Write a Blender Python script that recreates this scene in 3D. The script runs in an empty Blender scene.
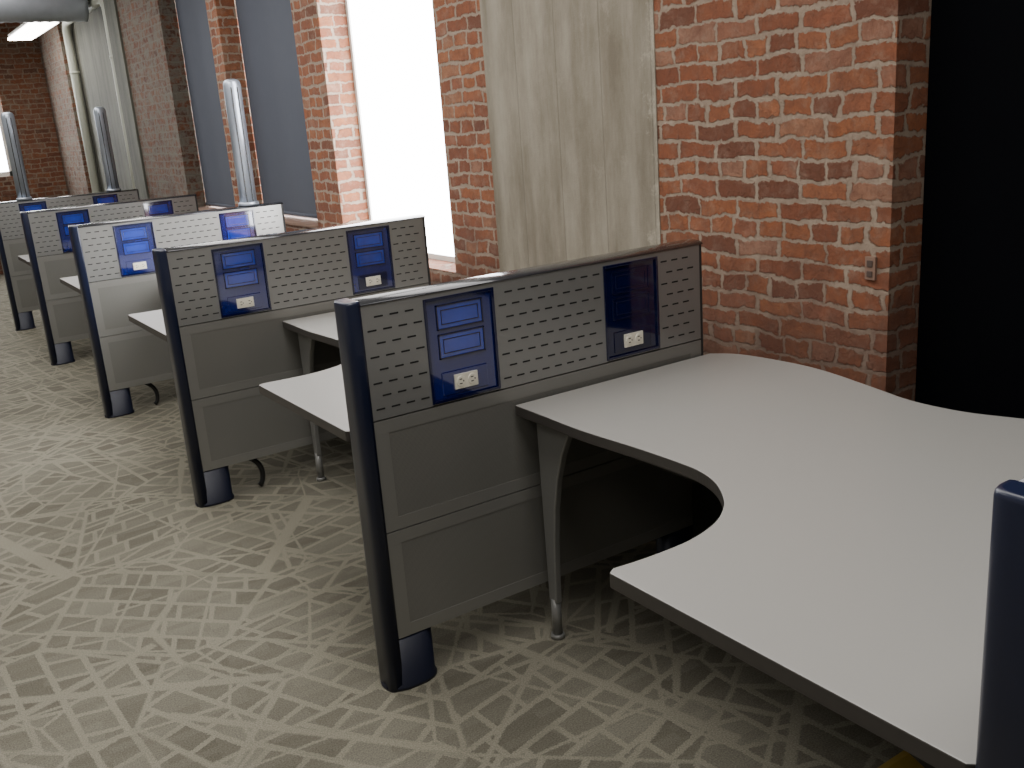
import bpy, bmesh, math, random
from mathutils import Vector, Matrix
random.seed(4)
C=bpy.context.scene.collection
S=1.7856; L=1.175; H=1.0894; T=0.085; W=1.36; DZ=0.735; R2=1.50
YE=11.7; CZ=3.3

# ------------------------------------------------------------------ materials
def newmat(name):
    m=bpy.data.materials.new(name); m.use_nodes=True
    nt=m.node_tree; b=nt.nodes['Principled BSDF']
    return m,nt,b
class N:
    def __init__(s,nt): s.nt=nt
    def __call__(s,t,ins={},**props):
        n=s.nt.nodes.new(t)
        for k,v in props.items(): setattr(n,k,v)
        for k,v in ins.items():
            if isinstance(v,bpy.types.NodeSocket): s.nt.links.new(v,n.inputs[k])
            else: n.inputs[k].default_value=v
        return n
    def m(s,op,a,b=None,c=None):
        n=s.nt.nodes.new('ShaderNodeMath'); n.operation=op
        for i,v in enumerate((a,b,c)):
            if v is None: continue
            if isinstance(v,bpy.types.NodeSocket): s.nt.links.new(v,n.inputs[i])
            else: n.inputs[i].default_value=v
        return n.outputs[0]
    def mix(s,f,a,b):
        n=s.nt.nodes.new('ShaderNodeMix'); n.data_type='RGBA'
        for i,v in ((0,f),(6,a),(7,b)):
            if isinstance(v,bpy.types.NodeSocket): s.nt.links.new(v,n.inputs[i])
            else: n.inputs[i].default_value=(tuple(v)+(1,) if i and len(v)==3 else v)
        return n.outputs[2]
def simple(name,col,rough=.5,metal=0,noise=.12,scale=60,bump=.0,spec=.5,coat=0,ior=1.5):
    m,nt,b=newmat(name); n=N(nt)
    tc=n('ShaderNodeTexCoord')
    nz=n('ShaderNodeTexNoise',{'Vector':tc.outputs['Object'],'Scale':scale,'Detail':3.0})
    d=tuple(c*(1-noise) for c in col); e=tuple(min(1,c*(1+noise)) for c in col)
    nt.links.new(n.mix(nz.outputs[0],d,e),b.inputs['Base Color'])
    b.inputs['Roughness'].default_value=rough; b.inputs['Metallic'].default_value=metal
    b.inputs['Specular IOR Level'].default_value=spec; b.inputs['IOR'].default_value=ior
    b.inputs['Coat Weight'].default_value=coat
    if bump:
        bp=n('ShaderNodeBump',{'Height':nz.outputs[0],'Strength':bump,'Distance':.002})
        nt.links.new(bp.outputs[0],b.inputs['Normal'])
    return m
def emis(name,col,st):
    m,nt,b=newmat(name)
    b.inputs['Base Color'].default_value=col+(1,)
    b.inputs['Emission Color'].default_value=col+(1,); b.inputs['Emission Strength'].default_value=st
    return m

def brick_mat(name,worn=.25,dark=1.0,w0=.50,w1=.74,wc=(.48,.37,.28)):
    m,nt,b=newmat(name); n=N(nt)
    tc=n('ShaderNodeTexCoord'); sp=n('ShaderNodeSeparateXYZ',{0:tc.outputs['Object']})
    h=n.m('ADD',sp.outputs[0],sp.outputs[1])
    h=n.m('MULTIPLY',h,-1.0)
    v=n('ShaderNodeCombineXYZ',{0:h,1:sp.outputs[2],2:0.0})
    nd=n('ShaderNodeTexNoise',{'Vector':tc.outputs['Object'],'Scale':7.0,'Detail':3.0})
    off=n('ShaderNodeVectorMath',{0:nd.outputs['Color'],1:(.5,.5,.5)},operation='SUBTRACT')
    off2=n('ShaderNodeVectorMath',{0:off.outputs[0],'Scale':.046},operation='SCALE')
    nd2=n('ShaderNodeTexNoise',{'Vector':tc.outputs['Object'],'Scale':42.0,'Detail':5.0,'Roughness':.72})
    off3=n('ShaderNodeVectorMath',{0:nd2.outputs['Color'],1:(.5,.5,.5)},operation='SUBTRACT')
    off4=n('ShaderNodeVectorMath',{0:off3.outputs[0],'Scale':.032},operation='SCALE')
    vv=n('ShaderNodeVectorMath',{0:v.outputs[0],1:off2.outputs[0]},operation='ADD')
    vv=n('ShaderNodeVectorMath',{0:vv.outputs[0],1:off4.outputs[0]},operation='ADD')
    ms=n('ShaderNodeMapRange',{0:nd.outputs[0],1:.35,2:.65,3:.0055,4:.0115})
    br=n('ShaderNodeTexBrick',{'Vector':vv.outputs[0],'Scale':1.0,'Mortar Size':ms.outputs[0],'Mortar Smooth':.35,'Bias':0.0,
        'Brick Width':.172,'Row Height':.0605,'Color1':(0,0,0,1),'Color2':(1,1,1,1),'Mortar':(.5,.5,.5,1)},offset=.5,squash=.6,squash_frequency=3)
    rp=n('ShaderNodeValToRGB',{0:br.outputs['Color']})
    el=rp.color_ramp.elements
    el[0].color=(.19,.075,.045,1); el[1].color=(.45,.20,.105,1)
    for p,c in ((.10,(.25,.085,.045,1)),(.24,(.34,.112,.053,1)),(.42,(.43,.152,.064,1)),(.58,(.29,.098,.050,1)),(.72,(.44,.165,.075,1)),(.85,(.36,.125,.065,1)),(.93,(.40,.21,.14,1))):
        e=el.new(p); e.color=c
    nz=n('ShaderNodeTexNoise',{'Vector':tc.outputs['Object'],'Scale':20.0,'Detail':9.0,'Roughness':.8})
    nzr=n('ShaderNodeMapRange',{0:nz.outputs[0],1:.38,2:.70,3:0.0,4:.9})
    c1=n.mix(nzr.outputs[0],rp.outputs[0],(.17,.072,.045))
    nw=n('ShaderNodeTexNoise',{'Vector':tc.outputs['Object'],'Scale':11.0,'Detail':9.0,'Roughness':.78})
    wr=n('ShaderNodeMapRange',{0:nw.outputs[0],1:w0,2:w1,3:0.0,4:worn})
    mc=n.mix(nw.outputs[0],(.20,.13,.09),(.62,.49,.38))
    c3=n.mix(br.outputs['Fac'],c1,mc)
    c3=n.mix(wr.outputs[0],c3,wc)
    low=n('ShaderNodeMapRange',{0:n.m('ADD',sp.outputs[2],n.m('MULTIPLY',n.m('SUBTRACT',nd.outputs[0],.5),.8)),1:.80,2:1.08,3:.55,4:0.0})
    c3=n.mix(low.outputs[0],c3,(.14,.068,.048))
    if dark!=1:
        c3=n('ShaderNodeVectorMath',{0:c3,'Scale':dark},operation='SCALE').outputs[0]
    nt.links.new(c3,b.inputs['Base Color']); b.inputs['Roughness'].default_value=.85
    b.inputs['Specular IOR Level'].default_value=.3
    ht=n.m('ADD',n.m('MULTIPLY',br.outputs['Fac'],-1.0),n.m('MULTIPLY',nz.outputs[0],1.5))
    bp=n('ShaderNodeBump',{'Height':ht,'Strength':1.0,'Distance':.018})
    nt.links.new(bp.outputs[0],b.inputs['Normal'])
    return m
def concrete_mat(name,ca,cb):
    m,nt,b=newmat(name); n=N(nt)
    tc=n('ShaderNodeTexCoord')
    mp=n('ShaderNodeMapping',{'Vector':tc.outputs['Object'],'Scale':(1.8,1.8,.55)})
    n1=n('ShaderNodeTexNoise',{'Vector':mp.outputs[0],'Scale':2.8,'Detail':12.0,'Roughness':.70})
    mp2=n('ShaderNodeMapping',{'Vector':tc.outputs['Object'],'Scale':(12,12,.22)})
    n2=n('ShaderNodeTexNoise',{'Vector':mp2.outputs[0],'Scale':1.0,'Detail':4.0})
    f=n.m('ADD',n.m('MULTIPLY',n1.outputs[0],.72),n.m('MULTIPLY',n2.outputs[0],.40))
    mr=n('ShaderNodeMapRange',{0:f,1:.44,2:.69,3:0.0,4:1.0})
    c=n.mix(mr.outputs[0],ca,cb)
    sx=n('ShaderNodeSeparateXYZ',{0:tc.outputs['Object']})
    jy=n.m('ABSOLUTE',n.m('SUBTRACT',n.m('FRACT',n.m('ADD',n.m('DIVIDE',sx.outputs[1],.27),n.m('MULTIPLY',n2.outputs[0],.05))),.5))
    jm=n('ShaderNodeMapRange',{0:jy,1:.0,2:.018,3:.6,4:0.0})
    c=n.mix(n.m('MULTIPLY',jm.outputs[0],n2.outputs[0]),c,tuple(x*.5 for x in ca))
    n3=n('ShaderNodeTexNoise',{'Vector':tc.outputs['Object'],'Scale':6.0,'Detail':9.0,'Roughness':.8})
    sp=n('ShaderNodeMapRange',{0:n3.outputs[0],1:.57,2:.66,3:0.0,4:.3})
    c=n.mix(sp.outputs[0],c,tuple(x*1.2 for x in cb))
    e=n('ShaderNodeMapRange',{0:sx.outputs[1],1:.38,2:.58,3:.17,4:-.12})
    sp2=n('ShaderNodeMapRange',{0:n.m('ADD',n3.outputs[0],e.outputs[0]),1:.64,2:.76,3:0.0,4:.6})
    c=n.mix(sp2.outputs[0],c,tuple(x*1.45 for x in cb))
    nt.links.new(c,b.inputs['Base Color']); b.inputs['Roughness'].default_value=.8
    b.inputs['Specular IOR Level'].default_value=.3
    bp=n('ShaderNodeBump',{'Height':n.m('SUBTRACT',n3.outputs[0],jm.outputs[0]),'Strength':.55,'Distance':.008})
    nt.links.new(bp.outputs[0],b.inputs['Normal'])
    return m
def carpet_mat():
    m,nt,b=newmat('carpet'); n=N(nt)
    tc=n('ShaderNodeTexCoord'); P0=tc.outputs['Object']
    jn=n('ShaderNodeTexNoise',{'Vector':P0,'Scale':150.0,'Detail':2.0})
    jo=n('ShaderNodeVectorMath',{0:jn.outputs['Color'],1:(.5,.5,.5)},operation='SUBTRACT')
    js=n('ShaderNodeVectorMath',{0:jo.outputs[0],'Scale':.014},operation='SCALE')
    P=n('ShaderNodeVectorMath',{0:P0,1:js.outputs[0]},operation='ADD').outputs[0]
    def strip(v,w):
        return n('ShaderNodeMapRange',{0:n.m('SUBTRACT',n.m('ABSOLUTE',v),w),1:-.004,2:.004,3:1.0,4:0.0}).outputs[0]
    nb=n('ShaderNodeTexVoronoi',{'Vector':P,'Scale':1.9,'Randomness':1.0},voronoi_dimensions='2D')
    nbe=n('ShaderNodeTexVoronoi',{'Vector':P,'Scale':1.9,'Randomness':1.0},voronoi_dimensions='2D',feature='DISTANCE_TO_EDGE')
    nc=n('ShaderNodeSeparateColor',{0:nb.outputs['Color']})
    d=n('ShaderNodeVectorMath',{0:P,1:nb.outputs['Position']},operation='SUBTRACT')
    s=n('ShaderNodeSeparateXYZ',{0:d.outputs[0]})
    ang=n.m('ADD',n.m('MULTIPLY',n.m('ROUND',n.m('MULTIPLY',nc.outputs[0],3.0)),math.pi/2),n.m('MULTIPLY',nc.outputs[1],.9))
    sn=n.m('SINE',ang); cs=n.m('COSINE',ang)
    uu=n.m('ADD',n.m('MULTIPLY',s.outputs[0],cs),n.m('MULTIPLY',s.outputs[1],sn))
    vv=n.m('SUBTRACT',n.m('MULTIPLY',s.outputs[1],cs),n.m('MULTIPLY',s.outputs[0],sn))
    uu2=n.m('ADD',uu,n.m('MULTIPLY',vv,n.m('SUBTRACT',nc.outputs[2],.5)))
    uv=n('ShaderNodeCombineXYZ',{0:n.m('ADD',uu2,5.03),1:n.m('ADD',vv,5.045),2:0.0})
    bk=n('ShaderNodeTexBrick',{'Vector':uv.outputs[0],'Scale':1.0,'Brick Width':.24,'Row Height':.105,'Mortar Size':.0105,'Mortar Smooth':.2,'Color1':(0,0,0,1),'Color2':(1,1,1,1),'Mortar':(.5,.5,.5,1)},squash=.5,squash_frequency=2,offset=.37,offset_frequency=2)
    tone=n('ShaderNodeSeparateColor',{0:bk.outputs['Color']}).outputs[0]
    mask=bk.outputs['Fac']
    ww0=n.m('ADD',.010,n.m('MULTIPLY',nc.outputs[2],.012))
    mask=n.m('MAXIMUM',mask,n('ShaderNodeMapRange',{0:n.m('SUBTRACT',nbe.outputs['Distance'],ww0),1:-.006,2:.006,3:1.0,4:0.0}).outputs[0])
    pt=n('ShaderNodeTexNoise',{'Vector':P0,'Scale':4.0,'Detail':1.0})
    mask=n.m('MULTIPLY',mask,n('ShaderNodeMapRange',{0:pt.outputs[0],1:.32,2:.46,3:.6,4:1.0}).outputs[0])
    # a connected web of longer streets on top
    for k,(scl,rz,sc,th) in enumerate((((1,1.7,1),.9,1.5,.034),((1.5,1,1),.3,1.9,.028))):
        mp=n('ShaderNodeMapping',{'Vector':P,'Location':(k*9.1+3,k*4.7,0),'Rotation':(0,0,rz),'Scale':scl})
        vo=n('ShaderNodeTexVoronoi',{'Vector':mp.outputs[0],'Scale':sc,'Randomness':1.0},voronoi_dimensions='2D',feature='DISTANCE_TO_EDGE')
        mask=n.m('MAXIMUM',mask,n('ShaderNodeMapRange',{0:n.m('SUBTRACT',vo.outputs['Distance'],n.m('MULTIPLY',pt.outputs[0],th)),1:-.005,2:.005,3:1.0,4:0.0}).outputs[0])
    for i,(sc,off,w) in enumerate(((.9,(0,0,0),.020),(1.2,(7.3,3.1,0),.013))):
        mp=n('ShaderNodeMapping',{'Vector':P,'Location':off,'Rotation':(0,0,.3*i)})
        vo=n('ShaderNodeTexVoronoi',{'Vector':mp.outputs[0],'Scale':sc,'Randomness':1.0},voronoi_dimensions='2D')
        d=n('ShaderNodeVectorMath',{0:mp.outputs[0],1:vo.outputs['Position']},operation='SUBTRACT')
        s=n('ShaderNodeSeparateXYZ',{0:d.outputs[0]}); cl=n('ShaderNodeSeparateColor',{0:vo.outputs['Color']})
        ang=n.m('MULTIPLY',cl.outputs[0],6.283)
        v2=n.m('SUBTRACT',n.m('MULTIPLY',s.outputs[0],n.m('SINE',ang)),n.m('MULTIPLY',s.outputs[1],n.m('COSINE',ang)))
        u2=n.m('ADD',n.m('MULTIPLY',s.outputs[0],n.m('COSINE',ang)),n.m('MULTIPLY',s.outputs[1],n.m('SINE',ang)))
        sk=n.m('MULTIPLY',strip(v2,n.m('MULTIPLY',n.m('ADD',cl.outputs[2],.4),w)),strip(u2,n.m('ADD',.3,n.m('MULTIPLY',cl.outputs[1],.35))))
        mask=n.m('MAXIMUM',mask,sk)
    dv=n('ShaderNodeMapping',{'Vector':P,'Rotation':(0,0,.02),'Scale':(8,34,1)})
    dn=n('ShaderNodeTexWhiteNoise',{'Vector':n('ShaderNodeVectorMath',{0:dv.outputs[0]},operation='FLOOR').outputs[0]},noise_dimensions='2D')
    tn=n.m('ADD',n.m('MULTIPLY',tone,.65),n.m('MULTIPLY',dn.outputs[0],.35))
    g=n.mix(tn,(.100,.092,.070),(.172,.160,.126))
    big=n('ShaderNodeTexNoise',{'Vector':P0,'Scale':1.6,'Detail':2.0})
    lc=n.mix(big.outputs[0],(.185,.172,.133),(.236,.218,.170))
    c=n.mix(n.m('MULTIPLY',mask,.85),g,lc)
    pile=n('ShaderNodeTexNoise',{'Vector':P0,'Scale':240.0,'Detail':3.0})
    pl=n('ShaderNodeMapRange',{0:pile.outputs[0],1:.3,2:.7,3:.70,4:1.26})
    c2=n('ShaderNodeVectorMath',{0:c,'Scale':pl.outputs[0]},operation='SCALE')
    nt.links.new(c2.outputs[0],b.inputs['Base Color']); b.inputs['Roughness'].default_value=.95
    b.inputs['Specular IOR Level'].default_value=.15
    bp=n('ShaderNodeBump',{'Height':n.m('ADD',pile.outputs[0],n.m('MULTIPLY',mask,.4)),'Strength':.45,'Distance':.003})
    nt.links.new(bp.outputs[0],b.inputs['Normal'])
    return m
def mesh_mat():
    m,nt,b=newmat('tile_mesh'); n=N(nt)
    tc=n('ShaderNodeTexCoord'); s=n('ShaderNodeSeparateXYZ',{0:tc.outputs['Object']})
    k=2*math.pi/.007
    a=n.m('MULTIPLY',n.m('SINE',n.m('MULTIPLY',s.outputs[0],k)),n.m('SINE',n.m('MULTIPLY',s.outputs[2],k)))
    f=n('ShaderNodeMapRange',{0:n.m('ABSOLUTE',a),1:.3,2:.8,3:0.0,4:1.0}).outputs[0]
    cl=n('ShaderNodeTexNoise',{'Vector':tc.outputs['Object'],'Scale':3.0,'Detail':1.0})
    lt=n.mix(cl.outputs[0],(.190,.186,.170),(.265,.260,.240))
    c=n.mix(f,lt,(.145,.141,.128))
    nt.links.new(c,b.inputs['Base Color']); b.inputs['Roughness'].default_value=.36; b.inputs['Metallic'].default_value=.35
    return m
M={}
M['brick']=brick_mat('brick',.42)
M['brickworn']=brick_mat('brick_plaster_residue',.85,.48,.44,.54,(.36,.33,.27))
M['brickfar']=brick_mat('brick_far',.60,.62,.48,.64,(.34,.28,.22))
M['conc']=concrete_mat('concrete',(.160,.136,.100),(.298,.266,.212))
M['concd']=concrete_mat('concrete_ceiling',(.16,.15,.13),(.28,.27,.24))
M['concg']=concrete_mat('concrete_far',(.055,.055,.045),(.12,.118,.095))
M['carpet']=carpet_mat()
M['plaster']=simple('plaster',(.45,.43,.39),.8,scale=8,noise=.06)
M['panel']=simple('panel_metal',(.280,.278,.268),.30,.5,noise=.02,scale=20)
M['tile']=simple('tile_metal',(.245,.240,.222),.34,.4,noise=.02,scale=20)
M['mesh']=mesh_mat()
M['slot']=simple('slot',(.012,.012,.012),.8)
M['navy']=simple('navy_plastic',(.007,.011,.034),.32,noise=.05,coat=.15)
M['foot']=simple('navy_foot_plastic',(.006,.008,.022),.5,noise=.05)
M['cap']=simple('cap_plastic',(.050,.050,.056),.18,.4,noise=.05,coat=.5)
M['core']=simple('core',(.03,.03,.03),.6)
M['blue']=simple('blue_plastic',(.003,.010,.12),.07,noise=.35,scale=7,coat=1,ior=1.85)
M['blue2']=simple('blue_rim',(.002,.004,.035),.10,noise=.1,scale=20,coat=.9)
M['blue3']=simple('blue_plate_reflection',(.006,.032,.33),.05,noise=.85,scale=9,coat=1,ior=2.0)  # brighter copy of the blue plastic, reflected light put into the colour
M['blue4']=simple('blue_plate_unlit',(.002,.005,.040),.08,noise=.2,scale=14,coat=.9,ior=1.6)  # darker copy of the same plastic, missing reflections put into the colour
M['cream']=simple('cream_plastic',(.78,.74,.62),.35,noise=.03)
M['lam']=simple('laminate',(.312,.303,.287),.36,noise=.02,scale=300,spec=.4)
M['edge']=simple('edge_band',(.045,.04,.036),.45)
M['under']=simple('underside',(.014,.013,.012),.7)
M['legm']=simple('leg_metal',(.24,.238,.228),.36,.4,noise=.04)
M['black']=simple('black_rubber',(.012,.012,.013),.5)
M['alu']=simple('brushed_aluminium',(.40,.44,.51),.32,.7,noise=.06,scale=30)
M['white']=simple('white_paint',(.80,.79,.75),.5,noise=.03)
M['pipem']=simple('pale_pipe_paint',(.46,.47,.40),.5,noise=.08,scale=5)
M['shade']=simple('grey_shade',(.072,.080,.106),.85,noise=.05,scale=10)
M['shadeb']=simple('black_shade',(.0018,.002,.003),.9,noise=.1,scale=10,spec=.05)
M['duct']=simple('galvanised',(.42,.45,.50),.4,.45,noise=.15,scale=12)
M['lite']=emis('light_diffuser',(1,.97,.9),16)
M['sky']=emis('bright_glass',(.96,.98,1),17)
M['boxm']=simple('old_box',(.20,.12,.085),.75)
M['boxs']=simple('old_box_socket',(.07,.045,.035),.8)
M['yellow']=simple('dull_yellow',(.30,.20,.035),.6)

# ------------------------------------------------------------------ mesh helpers
class MB:
    def __init__(s): s.v=[]; s.f=[]; s.mi=[]; s.sm=[]
    def face(s,pts,mi=0,smooth=False):
        i=len(s.v); s.v+= [tuple(p) for p in pts]; s.f.append(tuple(range(i,i+len(pts)))); s.mi.append(mi); s.sm.append(smooth)
    def box(s,x0,x1,y0,y1,z0,z1,mi=0):
        i=len(s.v)
        s.v+=[(x0,y0,z0),(x1,y0,z0),(x1,y1,z0),(x0,y1,z0),(x0,y0,z1),(x1,y0,z1),(x1,y1,z1),(x0,y1,z1)]
        for q in ((0,3,2,1),(4,5,6,7),(0,1,5,4),(1,2,6,5),(2,3,7,6),(3,0,4,7)):
            s.f.append(tuple(i+k for k in q)); s.mi.append(mi); s.sm.append(False)
    def prism(s,rings,mi=0,smooth=True,capmi=None,cap=True):
        n=len(rings[0]); i=len(s.v)
        for r in rings: s.v+=[tuple(p) for p in r]
        for k in range(len(rings)-1):
            for j in range(n):
                a=i+k*n+j; b=i+k*n+(j+1)%n
                s.f.append((a,b,b+n,a+n)); s.mi.append(mi); s.sm.append(smooth)
        if cap:
            c=mi if capmi is None else capmi
            s.f.append(tuple(i+j for j in reversed(range(n)))); s.mi.append(mi); s.sm.append(False)
            s.f.append(tuple(i+(len(rings)-1)*n+j for j in range(n))); s.mi.append(c); s.sm.append(False)
    def tube(s,path,r,n=10,mi=0):
        path=[Vector(p) for p in path]; rings=[]
        for k,p in enumerate(path):
            t=(path[min(k+1,len(path)-1)]-path[max(k-1,0)]).normalized()
            a=Vector((1,0,0)) if abs(t.x)<.9 else Vector((0,1,0))
            u=t.cross(a).normalized(); w=u.cross(t)
            rings.append([p+u*r*math.cos(2*math.pi*j/n)+w*r*math.sin(2*math.pi*j/n) for j in range(n)])
        s.prism(rings,mi)
    def build(s,name,mats,parent=None,bevel=0,seg=2):
        me=bpy.data.meshes.new(name); me.from_pydata(s.v,[],s.f)
        if not isinstance(mats,(list,tuple)): mats=[mats]
        for m in mats: me.materials.append(m)
        for p,mi,sm in zip(me.polygons,s.mi,s.sm): p.material_index=mi; p.use_smooth=sm
        bm=bmesh.new(); bm.from_mesh(me); bmesh.ops.recalc_face_normals(bm,faces=bm.faces); bm.to_mesh(me); bm.free()
        o=bpy.data.objects.new(name,me); C.objects.link(o)
        if parent: o.parent=parent
        if bevel:
            b=o.modifiers.new('bevel','BEVEL'); b.width=bevel; b.segments=seg; b.limit_method='ANGLE'; b.angle_limit=math.radians(40)
        return o
def thing(name,label,cat,loc=(0,0,0),group=None):
    o=bpy.data.objects.new(name,None); C.objects.link(o); o.location=loc; o.empty_display_size=.1
    o['label']=label; o['category']=cat
    if group: o['group']=group
    return o
def tag(o,label,cat,group=None):
    o['label']=label; o['category']=cat
    if group: o['group']=group
    return o
def struct(mb,name,mats,**k):
    o=mb.build(name,mats,**k); o['kind']='structure'; return o
def copy_thing(root,loc,label):
    r=root.copy(); C.objects.link(r); r.location=loc; r['label']=label
    for ch in root.children:
        c=ch.copy(); C.objects.link(c); c.parent=r
        for g in ch.children:
            d=g.copy(); C.objects.link(d); d.parent=c
    return r
def ell(cx,cy,rx,ry,z,n=24,e=1.0):
    return [(cx+rx*math.copysign(abs(math.cos(2*math.pi*j/n))**e,math.cos(2*math.pi*j/n)),cy+ry*math.copysign(abs(math.sin(2*math.pi*j/n))**e,math.sin(2*math.pi*j/n)),z) for j in range(n)]

# ------------------------------------------------------------------ setting
XL=-5.5; Y0=-5.0
b=MB(); b.box(XL,2.2,Y0,YE+.3,-.1,0); struct(b,'floor',M['carpet'])
b=MB(); b.box(XL,2.2,Y0,YE+.3,CZ,CZ+.15); struct(b,'ceiling',M['concd'])
b=MB(); b.box(XL-.2,XL,Y0,YE+.3,0,CZ); struct(b,'wall_left',M['plaster'])
b=MB(); b.box(XL-.2,2.2,Y0-.2,Y0,0,CZ); struct(b,'wall_back',M['plaster'])
WD=1.72
SILL=.92; SILL1=.80; HEAD=3.05
b=MB()
for y0,y1 in ((-.55,.38),(1.445,1.845),(3.106,3.481),(4.797,5.01)): b.box(W,WD,y0,y1,0,CZ)
for y0,y1,s in ((1.845,3.106,SILL1),(3.481,4.797,SILL),(5.01,6.19,SILL)):
    b.box(W,WD,y0,y1,0,s); b.box(W,WD,y0,y1,HEAD,CZ)
b.box(W,WD,-2.2,-.55,HEAD,CZ); b.box(W,WD,Y0,-2.2,0,CZ)
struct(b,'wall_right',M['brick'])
b=MB(); b.box(W,WD,6.19,7.5,0,CZ); b.box(W,WD,10.34,YE,0,CZ)
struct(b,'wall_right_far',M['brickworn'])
b=MB(); b.box(W-.004,WD,.38,1.445,0,CZ); struct(b,'wall_right_concrete',M['conc'])
b=MB(); b.box(W+.12,WD,7.9,10.34,0,CZ); b.box(W-.02,WD,7.5,7.9,0,CZ); struct(b,'wall_right_recess',M['concg'])
b=MB(); b.box(.80,WD,YE,YE+.3,0,CZ); b.box(-.7,.80,YE,YE+.3,0,1.2); b.box(-.7,.80,YE,YE+.3,2.45,CZ); b.box(XL,-.7,YE,YE+.3,0,CZ)
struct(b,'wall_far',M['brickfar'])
def window_x(name,y0,y1,z0,z1,x=R2+.03):
    b=MB(); w=.028
    b.box(x,x+.06,y0,y0+w,z0,z1); b.box(x,x+.06,y1-w,y1,z0,z1); b.box(x,x+.06,y0,y1,z0,z0+w); b.box(x,x+.06,y0,y1,z1-w,z1)
    b.box(x+.01,x+.015,y0+w,y1-w,z0+w,z1-w,1)
    struct(b,name,[M['white'],M['sky']])
window_x('window_1',1.845,3.106,SILL1,HEAD)
window_x('window_2',3.481,4.797,SILL,HEAD)
window_x('window_3',5.01,6.19,SILL,HEAD)
b=MB(); w=.06
b.box(-.7,.8,YE+.08,YE+.14,1.2,1.2+w); b.box(-.7,.8,YE+.08,YE+.14,2.45-w,2.45); b.box(-.7,-.7+w,YE+.08,YE+.14,1.2,2.45); b.box(.8-w,.8,YE+.08,YE+.14,1.2,2.45); b.box(.02,.08,YE+.08,YE+.14,1.2,2.45)
b.box(-.64,.74,YE+.1,YE+.105,1.26,2.39,1); struct(b,'window_4',[M['white'],M['sky']])
# pale bent pipe in the recess of the far part of the wall
px=W+.062; rr=.14; ya_,yb_=8.16,10.2; zt_=2.72
path=[(px,yb_,0)]
for k in range(9):
    a=k/8*math.pi/2; path.append((px,yb_-rr+rr*math.cos(a),zt_+rr*math.sin(a)))
for k in range(9):
    a=k/8*math.pi/2; path.append((px,ya_+rr-rr*math.sin(a),zt_+rr*math.cos(a)))
path.append((px,ya_,0))
t=thing('bent_pipe','slim pale painted pipe bent along the far wall recess','pipe',(0,0,0))
b=MB(); b.tube(path,.048,16); b.build('pipe_run',M['pipem'],t)
for yy in (yb_,ya_):
    b=MB(); b.tube([(px,yy,2.3),(px,yy,2.33)],.053,16); b.box(px,W+.119,yy-.012,yy+.012,2.3,2.33); b.build('pipe_clamp',M['pipem'],t)
for i,(y0,y1) in enumerate(((3.481,4.797),(5.01,6.19))):
    b=MB(); b.box(W-.01,R2+.03,y0-.0,y1,SILL,SILL+.02); struct(b,'trim_%d'%(i+1),M['boxm'],bevel=.004)
def shade(y0,y1,z0,mat,label,group=None,x=R2):
    t=thing('roller_shade',label,'window shade',(x,(y0+y1)/2,z0),group); h=(y1-y0)/2-.004; zt=HEAD-z0
    b=MB(); nseg=24; r=[]
    for k in range(nseg+1):
        y=-h+2*h*k/nseg; r.append((.004*math.sin(k*.5),y))
    for k in range(nseg):
        b.face([(r[k][0],r[k][1],.02),(r[k+1][0],r[k+1][1],.02),(r[k+1][0],r[k+1][1],zt-.05),(r[k][0],r[k][1],zt-.05)],0,True)
    b.build('shade_fabric',mat,t)
    b=MB(); b.tube([(0,-h,.014),(0,h,.014)],.012); b.build('bottom_bar',mat,t)
    b=MB(); b.tube([(0,-h,zt-.04),(0,h,zt-.04)],.03,14); b.build('roller_tube',mat,t)
shade(3.481,4.797,SILL+.03,M['shade'],'tall grey-blue roller shade in the opening just past the bright window')
shade(5.01,6.19,SILL+.03,M['shade'],'farthest grey-blue roller shade, narrow, beside the worn brick wall')
shade(-2.2,-.55,.03,M['shadeb'],'near-black floor-length shade beside the brick pier at the right')
b=MB(); b.box(R2+.04,R2+.1,-2.2,-.55,0,HEAD); struct(b,'window_5',M['shadeb'])

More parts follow.
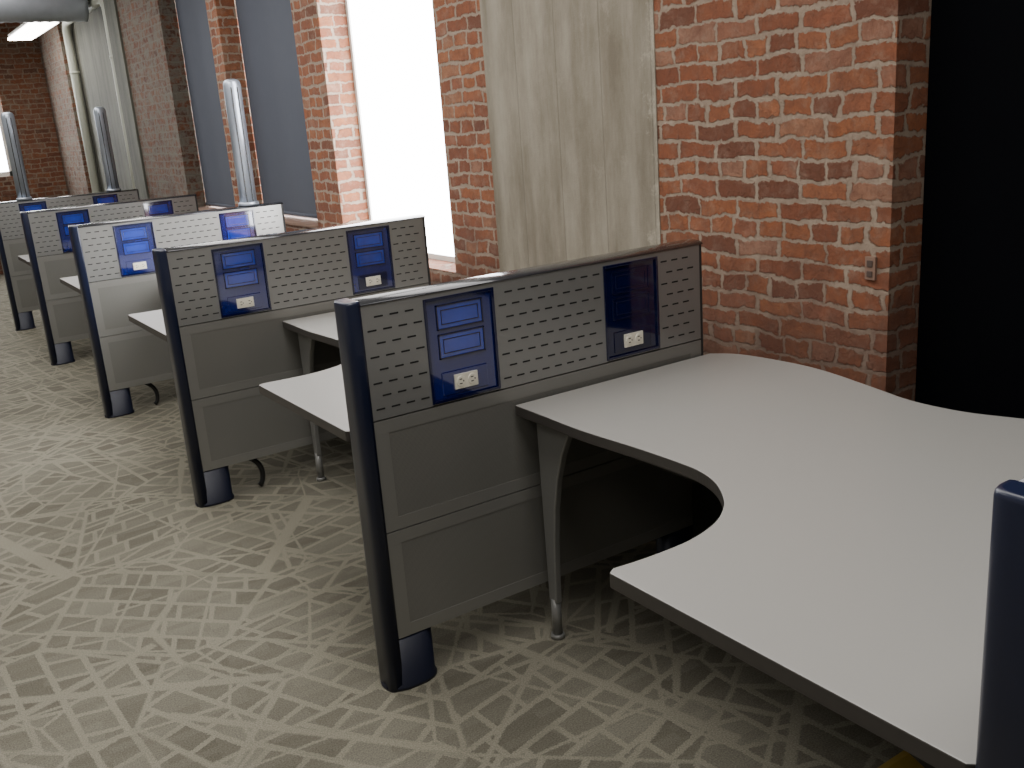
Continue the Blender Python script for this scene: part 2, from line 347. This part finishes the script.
# ------------------------------------------------------------------ partition
def make_partition(loc,label,group):
    t=thing('cubicle_partition',label,'partition',loc,group)
    b=MB(); rings=[]
    def post(z,s=1):
        pts=[]; cy=T/2; ry=(T/2+.002)*s; e=2/3.6
        for j in range(25):
            a=math.pi/2+math.pi*j/24; c,sn=math.cos(a),math.sin(a)
            pts.append((-.032*s*abs(c)**e,cy+ry*math.copysign(abs(sn)**e,sn),z))
        pts.append((.008,cy-ry,z)); pts.append((.008,cy+ry,z)); return pts
    for z,s in ((.0,1),(H+.003,1),(H+.008,.98),(H+.012,.92),(H+.013,.8)): rings.append(post(z,s))
    b.prism(rings); b.build('end_post',M['navy'],t)
    b=MB(); b.box(.012,L,.012,T-.012,.17,H-.01); b.box(L,L+.012,.004,T-.004,.15,H); b.build('core_frame',M['core'],t)
    def prof2(x):
        pts=[(x,T/2+(T/2+.002)*math.cos(math.pi*k/12),H+.001+.011*math.sin(math.pi*k/12)) for k in range(13)]
        pts+=[(x,-.002,H-.001),(x,T+.002,H-.001)]; return pts
    b=MB(); b.prism([prof2(.0),prof2(L+.012)]); b.build('top_cap',M['cap'],t)
    for x in (.047,L-.09):
        b=MB(); cy=T/2; e=.8
        b.prism([ell(x,cy,.082,.056,0,32,e),ell(x,cy,.082,.056,.010,32,e),ell(x,cy,.078,.050,.016,32,e),ell(x,cy,.078,.046,.152,32,e)]); b.build('foot',M['foot'],t)
    mods=((.185,.403),(.7857,.9974)); z0,z1=.787,H-.001
    for side in (0,1):
        b=MB()
        if side==0: y0,y1,yf,sg=0,.012,-.0006,-1
        else: y0,y1,yf,sg=T-.012,T,T+.0006,1
        xs=[.004,mods[0][0],mods[0][1],mods[1][0],mods[1][1],L-.002]
        b.box(xs[0],xs[1],y0,y1,z0,z1); b.box(xs[2],xs[3],y0,y1,z0,z1); b.box(xs[4],xs[5],y0,y1,z0,z1)
        if side==0:
            for a,c in mods: b.box(a,c,y0+.002,y1,z0,z0+.008); b.box(a,c,y0,y1,z1-.016,z1)
        else:
            for a,c in mods: b.box(a,c,y0,y1,z0,z1)
        px,pz=.0440,.0345; k=0; z=z0+.028
        while z<z1-.012:
            x=.020+(px/2 if k%2 else 0)
            while x+.028<L-.012:
                if side==1 or all(x+.029<a-.002 or x>c+.002 for a,c in mods):
                    h=.0023; l=.0265
                    pts=[(x+h*.6,z-h),(x+l-h*.6,z-h),(x+l,z),(x+l-h*.6,z+h),(x+h*.6,z+h),(x,z)]
                    b.face([(p[0],yf,p[1]) for p in pts],1)
                x+=px
            z+=pz; k+=1
        b.build('perforated_panel',[M['panel'],M['slot']],t)
        for za,zb in ((.473,.783),(.156,.470)):
            b=MB(); x0,x1=.004,L-.002; ix0,ix1,iz0,iz1=x0+.045,x1-.045,za+.036,zb-.036
            yo=0 if side==0 else T; yi=yo-sg*.0012; yb=yo-sg*.012
            o=[(x0,za),(x1,za),(x1,zb),(x0,zb)]; q=[(ix0,iz0),(ix1,iz0),(ix1,iz1),(ix0,iz1)]
            for k in range(4):
                j=(k+1)%4
                b.face([(o[k][0],yo,o[k][1]),(o[j][0],yo,o[j][1]),(q[j][0],yo,q[j][1]),(q[k][0],yo,q[k][1])])
                b.face([(q[k][0],yo,q[k][1]),(q[j][0],yo,q[j][1]),(q[j][0],yi,q[j][1]),(q[k][0],yi,q[k][1])],0)
                b.face([(o[k][0],yo,o[k][1]),(o[j][0],yo,o[j][1]),(o[j][0],yb,o[j][1]),(o[k][0],yb,o[k][1])],0)
            b.face([(p[0],yi,p[1]) for p in q],1)
            b.build('lower_tile',[M['tile'],M['mesh']],t)
    for mi_,(a,c) in enumerate(mods):
        b=MB(); zt=z1-.012; zb=z0+.004; w=.008
        b.box(a,a+w,-.003,.012,zb,zt,1); b.box(c-w,c,-.003,.012,zb,zt,1); b.box(a+w,c-w,-.003,.012,zb,zb+w,1); b.box(a+w,c-w,-.003,.012,zt-w,zt,1)
        b.box(a+w,c-w,.004,.014,zb+w,zt-w)
        pm=b.build('power_panel',[M['blue'] if mi_==0 else M['blue4'],M['blue2']],t,bevel=.001)
        xc=(a+c)/2; hw=.072
        for zc,hh in ((zt-.056,.034),(zt-.135,.034)):
            b=MB(); y0,y1=.001,.006; g=.004
            b.box(xc-hw,xc-hw+g,y0,y1,zc-hh,zc+hh); b.box(xc+hw-g,xc+hw,y0,y1,zc-hh,zc+hh); b.box(xc-hw,xc+hw,y0,y1,zc+hh-g,zc+hh); b.box(xc-hw,xc+hw,y0,y1,zc-hh,zc-hh+g)
            b.box(xc-hw+g,xc+hw-g,.003,y1,zc-hh+g,zc+hh-g,1)
            g2=.016; e2=.002
            x0_,x1_,a0,a1=xc-hw+g2,xc+hw-g2,zc-hh+g2,zc+hh-g2
            b.box(x0_,x1_,.0015,.003,a1,a1+e2); b.box(x0_,x1_,.0015,.003,a0-e2,a0); b.box(x0_-e2,x0_,.0015,.003,a0-e2,a1+e2); b.box(x1_,x1_+e2,.0015,.003,a0-e2,a1+e2)
            b.build('blank_plate',[M['blue2'],M['blue3'] if mi_==0 else M['blue4']],pm,bevel=.0005)
        b=MB(); zc=zb+.048; b.box(xc-hw,xc+hw,.001,.006,zc-.032,zc+.032); b.build('outlet_bracket',M['blue2'] if mi_ else M['blue'],pm,bevel=.002)
        b=MB(); b.box(xc-.036,xc+.036,-.004,.002,zc-.020,zc+.020)
        for dx in (-.018,.018):
            b.prism([[(p[0],-.004,p[1]) for p in [(xc+dx+.0145*math.cos(u),zc+.0155*math.sin(u)) for u in [2*math.pi*k/12 for k in range(12)]]],
                     [(p[0],-.0058,p[1]) for p in [(xc+dx+.0135*math.cos(u),zc+.0145*math.sin(u)) for u in [2*math.pi*k/12 for k in range(12)]]]],smooth=False)
            for dz in (.006,-.006): b.box(xc+dx-.005,xc+dx+.003,-.0063,-.0055,zc+dz-.0013,zc+dz+.0013,1)
            b.box(xc+dx+.006,xc+dx+.009,-.0063,-.0055,zc-.002,zc+.002,1)
        b.build('outlet',[M['cream'],M['slot']],pm)
    return t
PL=['nearest partition cut off by the right edge, navy end post beside the big grey worktop',
 'largest full partition in the foreground, ending at the wide grey worktop',
 'second partition back, its end just in front of the bright window',
 'third partition back, with a single silver pole rising behind it',
 'fourth partition back, between the nearest silver pole and the two farther ones',
 'farthest partition in the row, partly cut off by the left edge']
G='row of grey cubicle partitions along the brick wall'
p0=make_partition((-.004,-S+.034,0),PL[0],G)
parts=[p0]
for i in range(1,6): parts.append(copy_thing(p0,(0,(i-1)*S,0),PL[i]))
for p in parts[2:]:  # farther panels swap the dark copy for the painted reflection blue
    for ch in p.children:
        if not ch.name.startswith('power_panel'): continue
        for o in [ch]+list(ch.children):
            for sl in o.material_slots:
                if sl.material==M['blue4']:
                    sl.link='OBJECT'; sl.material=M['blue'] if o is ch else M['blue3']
def cable_mesh():
    pts=[]
    for k in range(15):
        a=k/14*math.pi*.62
        pts.append((.16+.115*math.sin(a),T/2+.01*k/14,.168-.105*(1-math.cos(a))))
    pts=[(.16,T/2,.18)]+pts
    pts.append((pts[-1][0]-.012,T/2+.012,.012))
    return pts
for p in (parts[2],parts[3]):
    b=MB(); b.tube(cable_mesh(),.012,8); b.build('power_cable',M['black'],p)

# ------------------------------------------------------------------ desks
def catmull(pts,n=5):
    out=[]
    for i in range(len(pts)-1):
        p0=pts[max(i-1,0)];p1=pts[i];p2=pts[i+1];p3=pts[min(i+2,len(pts)-1)]
        for k in range(n):
            t=k/n
            out.append(tuple(.5*((2*p1[j])+(-p0[j]+p2[j])*t+(2*p0[j]-5*p1[j]+4*p2[j]-p3[j])*t*t+(-p0[j]+3*p1[j]-3*p2[j]+p3[j])*t**3) for j in (0,1)))
    out.append(pts[-1]); return out
def make_desk(loc,label,group):
    t=thing('desk',label,'desk',loc,group)
    ya=-S+T+.038
    back=catmull([(1.20,-.012),(1.255,-.10),(1.275,-.28),(1.265,-.42),(1.215,-.62),(1.180,-.76),(1.185,-.90),(1.225,-1.02),(1.275,-1.16),(1.30,-1.4)])
    front=catmull([(.0,-.968),(.08,-.976),(.18,-.975),(.268,-.952),(.330,-.915),(.372,-.874),(.415,-.812),(.440,-.745),(.447,-.68),(.445,-.53),(.432,-.32),(.436,-.148),(.438,-.012)])
    out=back+[(1.30,ya),(-.004,ya),(-.016,ya+.012),(-.016,-.978),]+front
    b=MB(); b.prism([[(x,y,DZ-.03) for x,y in out],[(x,y,DZ) for x,y in out]],mi=1,smooth=False,capmi=0)
    b.build('worktop',[M['lam'],M['edge']],t,bevel=.0025)
    b=MB(); x=.50; th=.011
    prof=[(.70,-.205),(.66,-.178),(.60,-.148),(.52,-.120),(.42,-.099),(.30,-.086),(.18,-.080),(.12,-.078)]
    pr=prof+[(.12,-.042),(.30,-.040),(.70,-.036)]
    b.prism([[(x-th,y,z) for z,y in pr],[(x+th,y,z) for z,y in pr]],smooth=False)
    b.build('leg',M['legm'],t,bevel=.004)
    b=MB(); b.prism([ell(x,-.06,.015,.015,.012,14),ell(x,-.06,.015,.015,.13,14)]); b.prism([ell(x,-.06,.022,.022,0,14),ell(x,-.06,.02,.02,.014,14)])
    b.build('leg_foot',M['legm'],t)
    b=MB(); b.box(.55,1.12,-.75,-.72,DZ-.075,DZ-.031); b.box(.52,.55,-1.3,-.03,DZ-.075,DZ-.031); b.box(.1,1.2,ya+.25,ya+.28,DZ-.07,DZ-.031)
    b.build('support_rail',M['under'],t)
    b=MB(); b.box(1.10,1.118,ya+.02,-.02,.06,DZ-.031); b.build('shadow_panel',M['under'],t)  # added black sheet standing in for the shadow under the desk
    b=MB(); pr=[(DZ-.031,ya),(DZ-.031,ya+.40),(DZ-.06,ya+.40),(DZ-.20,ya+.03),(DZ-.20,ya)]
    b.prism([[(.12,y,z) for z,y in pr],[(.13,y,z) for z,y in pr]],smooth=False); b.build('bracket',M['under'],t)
    return t
DL=['large grey L-shaped worktop in the foreground, wavy back edge against the brick pier',
 'grey desk showing its pointed corner left of the foreground partition',
 'grey desk with its corner poking out left of the second partition back',
 'grey desk with its corner poking out left of the third partition back',
 'small far desk corner left of the fourth partition back']
G='L-shaped grey desks between the partitions'
d0=make_desk((0,0,0),DL[0],G)
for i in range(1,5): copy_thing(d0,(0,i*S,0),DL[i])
cx_,cy_=.735,-1.10
def rr_(x,y,z): return [(cx_-x,cy_-y,z),(cx_+x,cy_-y,z),(cx_+x,cy_+y,z),(cx_-x,cy_+y,z)]
b=MB(); b.prism([rr_(.11,.08,0),rr_(.11,.08,.004),rr_(.085,.055,.016)],smooth=False)
tag(b.build('floor_cover',M['yellow'],bevel=.002),'dull yellow flat cover on the carpet under the foreground worktop','floor cover')

# ------------------------------------------------------------------ power poles
def make_pole(loc,label,group):
    t=thing('power_pole',label,'pole',loc,group)
    b=MB(); r=[ell(0,0,.052,.034,0,32),ell(0,0,.052,.034,.69,32),ell(0,0,.049,.032,.708,32),ell(0,0,.038,.025,.722,32),ell(0,0,.02,.012,.728,32)]
    b.prism(r); b.build('column',M['alu'],t)
    for dx in (-.018,.018):
        b=MB(); b.box(dx-.003,dx+.003,-.0355,-.030,.02,.68); b.build('groove_strip',M['core'],t)
    b=MB(); b.prism([ell(0,0,.065,.041,0),ell(0,0,.06,.038,.02)]); b.build('base_collar',M['alu'],t)
    return t
G='silver poles standing on the partitions'
zt=H+.0125
q=make_pole((.99,2*S+T/2,zt),'nearest silver pole, in front of the grey-blue shades',G)
copy_thing(q,(.985,4*S+T/2,zt),'silver pole in front of the pale bent pipe')
copy_thing(q,(.246,4*S+T/2,zt),'silver pole at the left edge of the photo')

# ------------------------------------------------------------------ ceiling things
t=thing('ceiling_light','long bright fluorescent fixture hanging near the far brick wall','ceiling light',(1.0,9.85,2.72))
b=MB(); b.box(-.12,.12,-.85,.85,.03,.07); b.box(-.05,.05,-.8,.8,.07,.10); b.build('housing',M['white'],t,bevel=.01)
b=MB(); b.box(-.13,.13,-.86,.86,0,.03); b.build('diffuser',M['lite'],t,bevel=.01)
for yy in (-.6,.6):
    b=MB(); b.tube([(0,yy,.10),(0,yy,CZ-2.72)],.005,6); b.build('hanging_rod',M['alu'],t)
y,z=8.70,2.87
t=thing('air_duct','ribbed galvanised air duct running under the ceiling at the far end','air duct',(0,y,z))
b=MB(); rings=[]
n=150
for k in range(n+1):
    x=XL+.3+(W-XL-.32)*k/n; r=.168+(.006 if k%2==0 else 0)
    rings.append([(x,r*math.cos(2*math.pi*j/24),r*math.sin(2*math.pi*j/24)) for j in range(24)])
b.prism(rings,smooth=True); b.build('duct_tube',M['duct'],t)
for x in (-4.2,-2.4,-.6,1.05):
    b=MB(); b.box(x-.012,x+.012,-.012,.012,.16,CZ-z+.001); b.build('hanger_strap',M['alu'],t)
b=MB(); b.box(W-.009,W+.002,-.510,-.476,.998,1.064); b.box(W-.012,W-.009,-.502,-.484,1.035,1.054,1); b.box(W-.012,W-.009,-.502,-.484,1.007,1.024,1)
tag(b.build('wall_box',[M['boxm'],M['boxs']],bevel=.002),'small rusty electrical box on the brick pier beside its corner','electrical box')

# ------------------------------------------------------------------ lights
def area(loc,rot,sx,sy,e,col):
    l=bpy.data.lights.new('area','AREA'); l.shape='RECTANGLE'; l.size=sx; l.size_y=sy; l.energy=e; l.color=col
    o=bpy.data.objects.new('ceiling_lamp',l); C.objects.link(o); o.location=loc; o.rotation_euler=rot
for y,e in ((-1.2,60),(1.4,60),(4.2,62),(7.2,60)):
    area((-.1,y,3.15),(0,0,0),1.3,2.4,e,(1,.98,.945))
for y,e in ((-1.6,32),(2.0,36),(6.0,40),(9.8,45)):
    area((-2.3,y,3.15),(0,0,0),1.0,2.2,e,(1,.98,.945))
wld=bpy.data.worlds.new('World'); bpy.context.scene.world=wld; wld.use_nodes=True
wld.node_tree.nodes['Background'].inputs[0].default_value=(.9,.95,1,1); wld.node_tree.nodes['Background'].inputs[1].default_value=.6

# ------------------------------------------------------------------ camera
cam=bpy.data.cameras.new('cam'); co=bpy.data.objects.new('camera',cam); C.objects.link(co)
cam.sensor_width=36; cam.lens=971.383/1024*36; cam.clip_start=.02
yaw,pitch,roll=-.5736,-.2728,-.0749
f=Vector((-math.sin(yaw)*math.cos(pitch),math.cos(yaw)*math.cos(pitch),math.sin(pitch)))
r=f.cross(Vector((0,0,1))).normalized(); u=r.cross(f)
r2=r*math.cos(roll)+u*math.sin(roll); u2=-r*math.sin(roll)+u*math.cos(roll)
mt=Matrix((r2,u2,-f)).transposed().to_4x4(); mt.translation=Vector((-.9847,-2.2076,1.5294))
co.matrix_world=mt
bpy.context.scene.camera=co
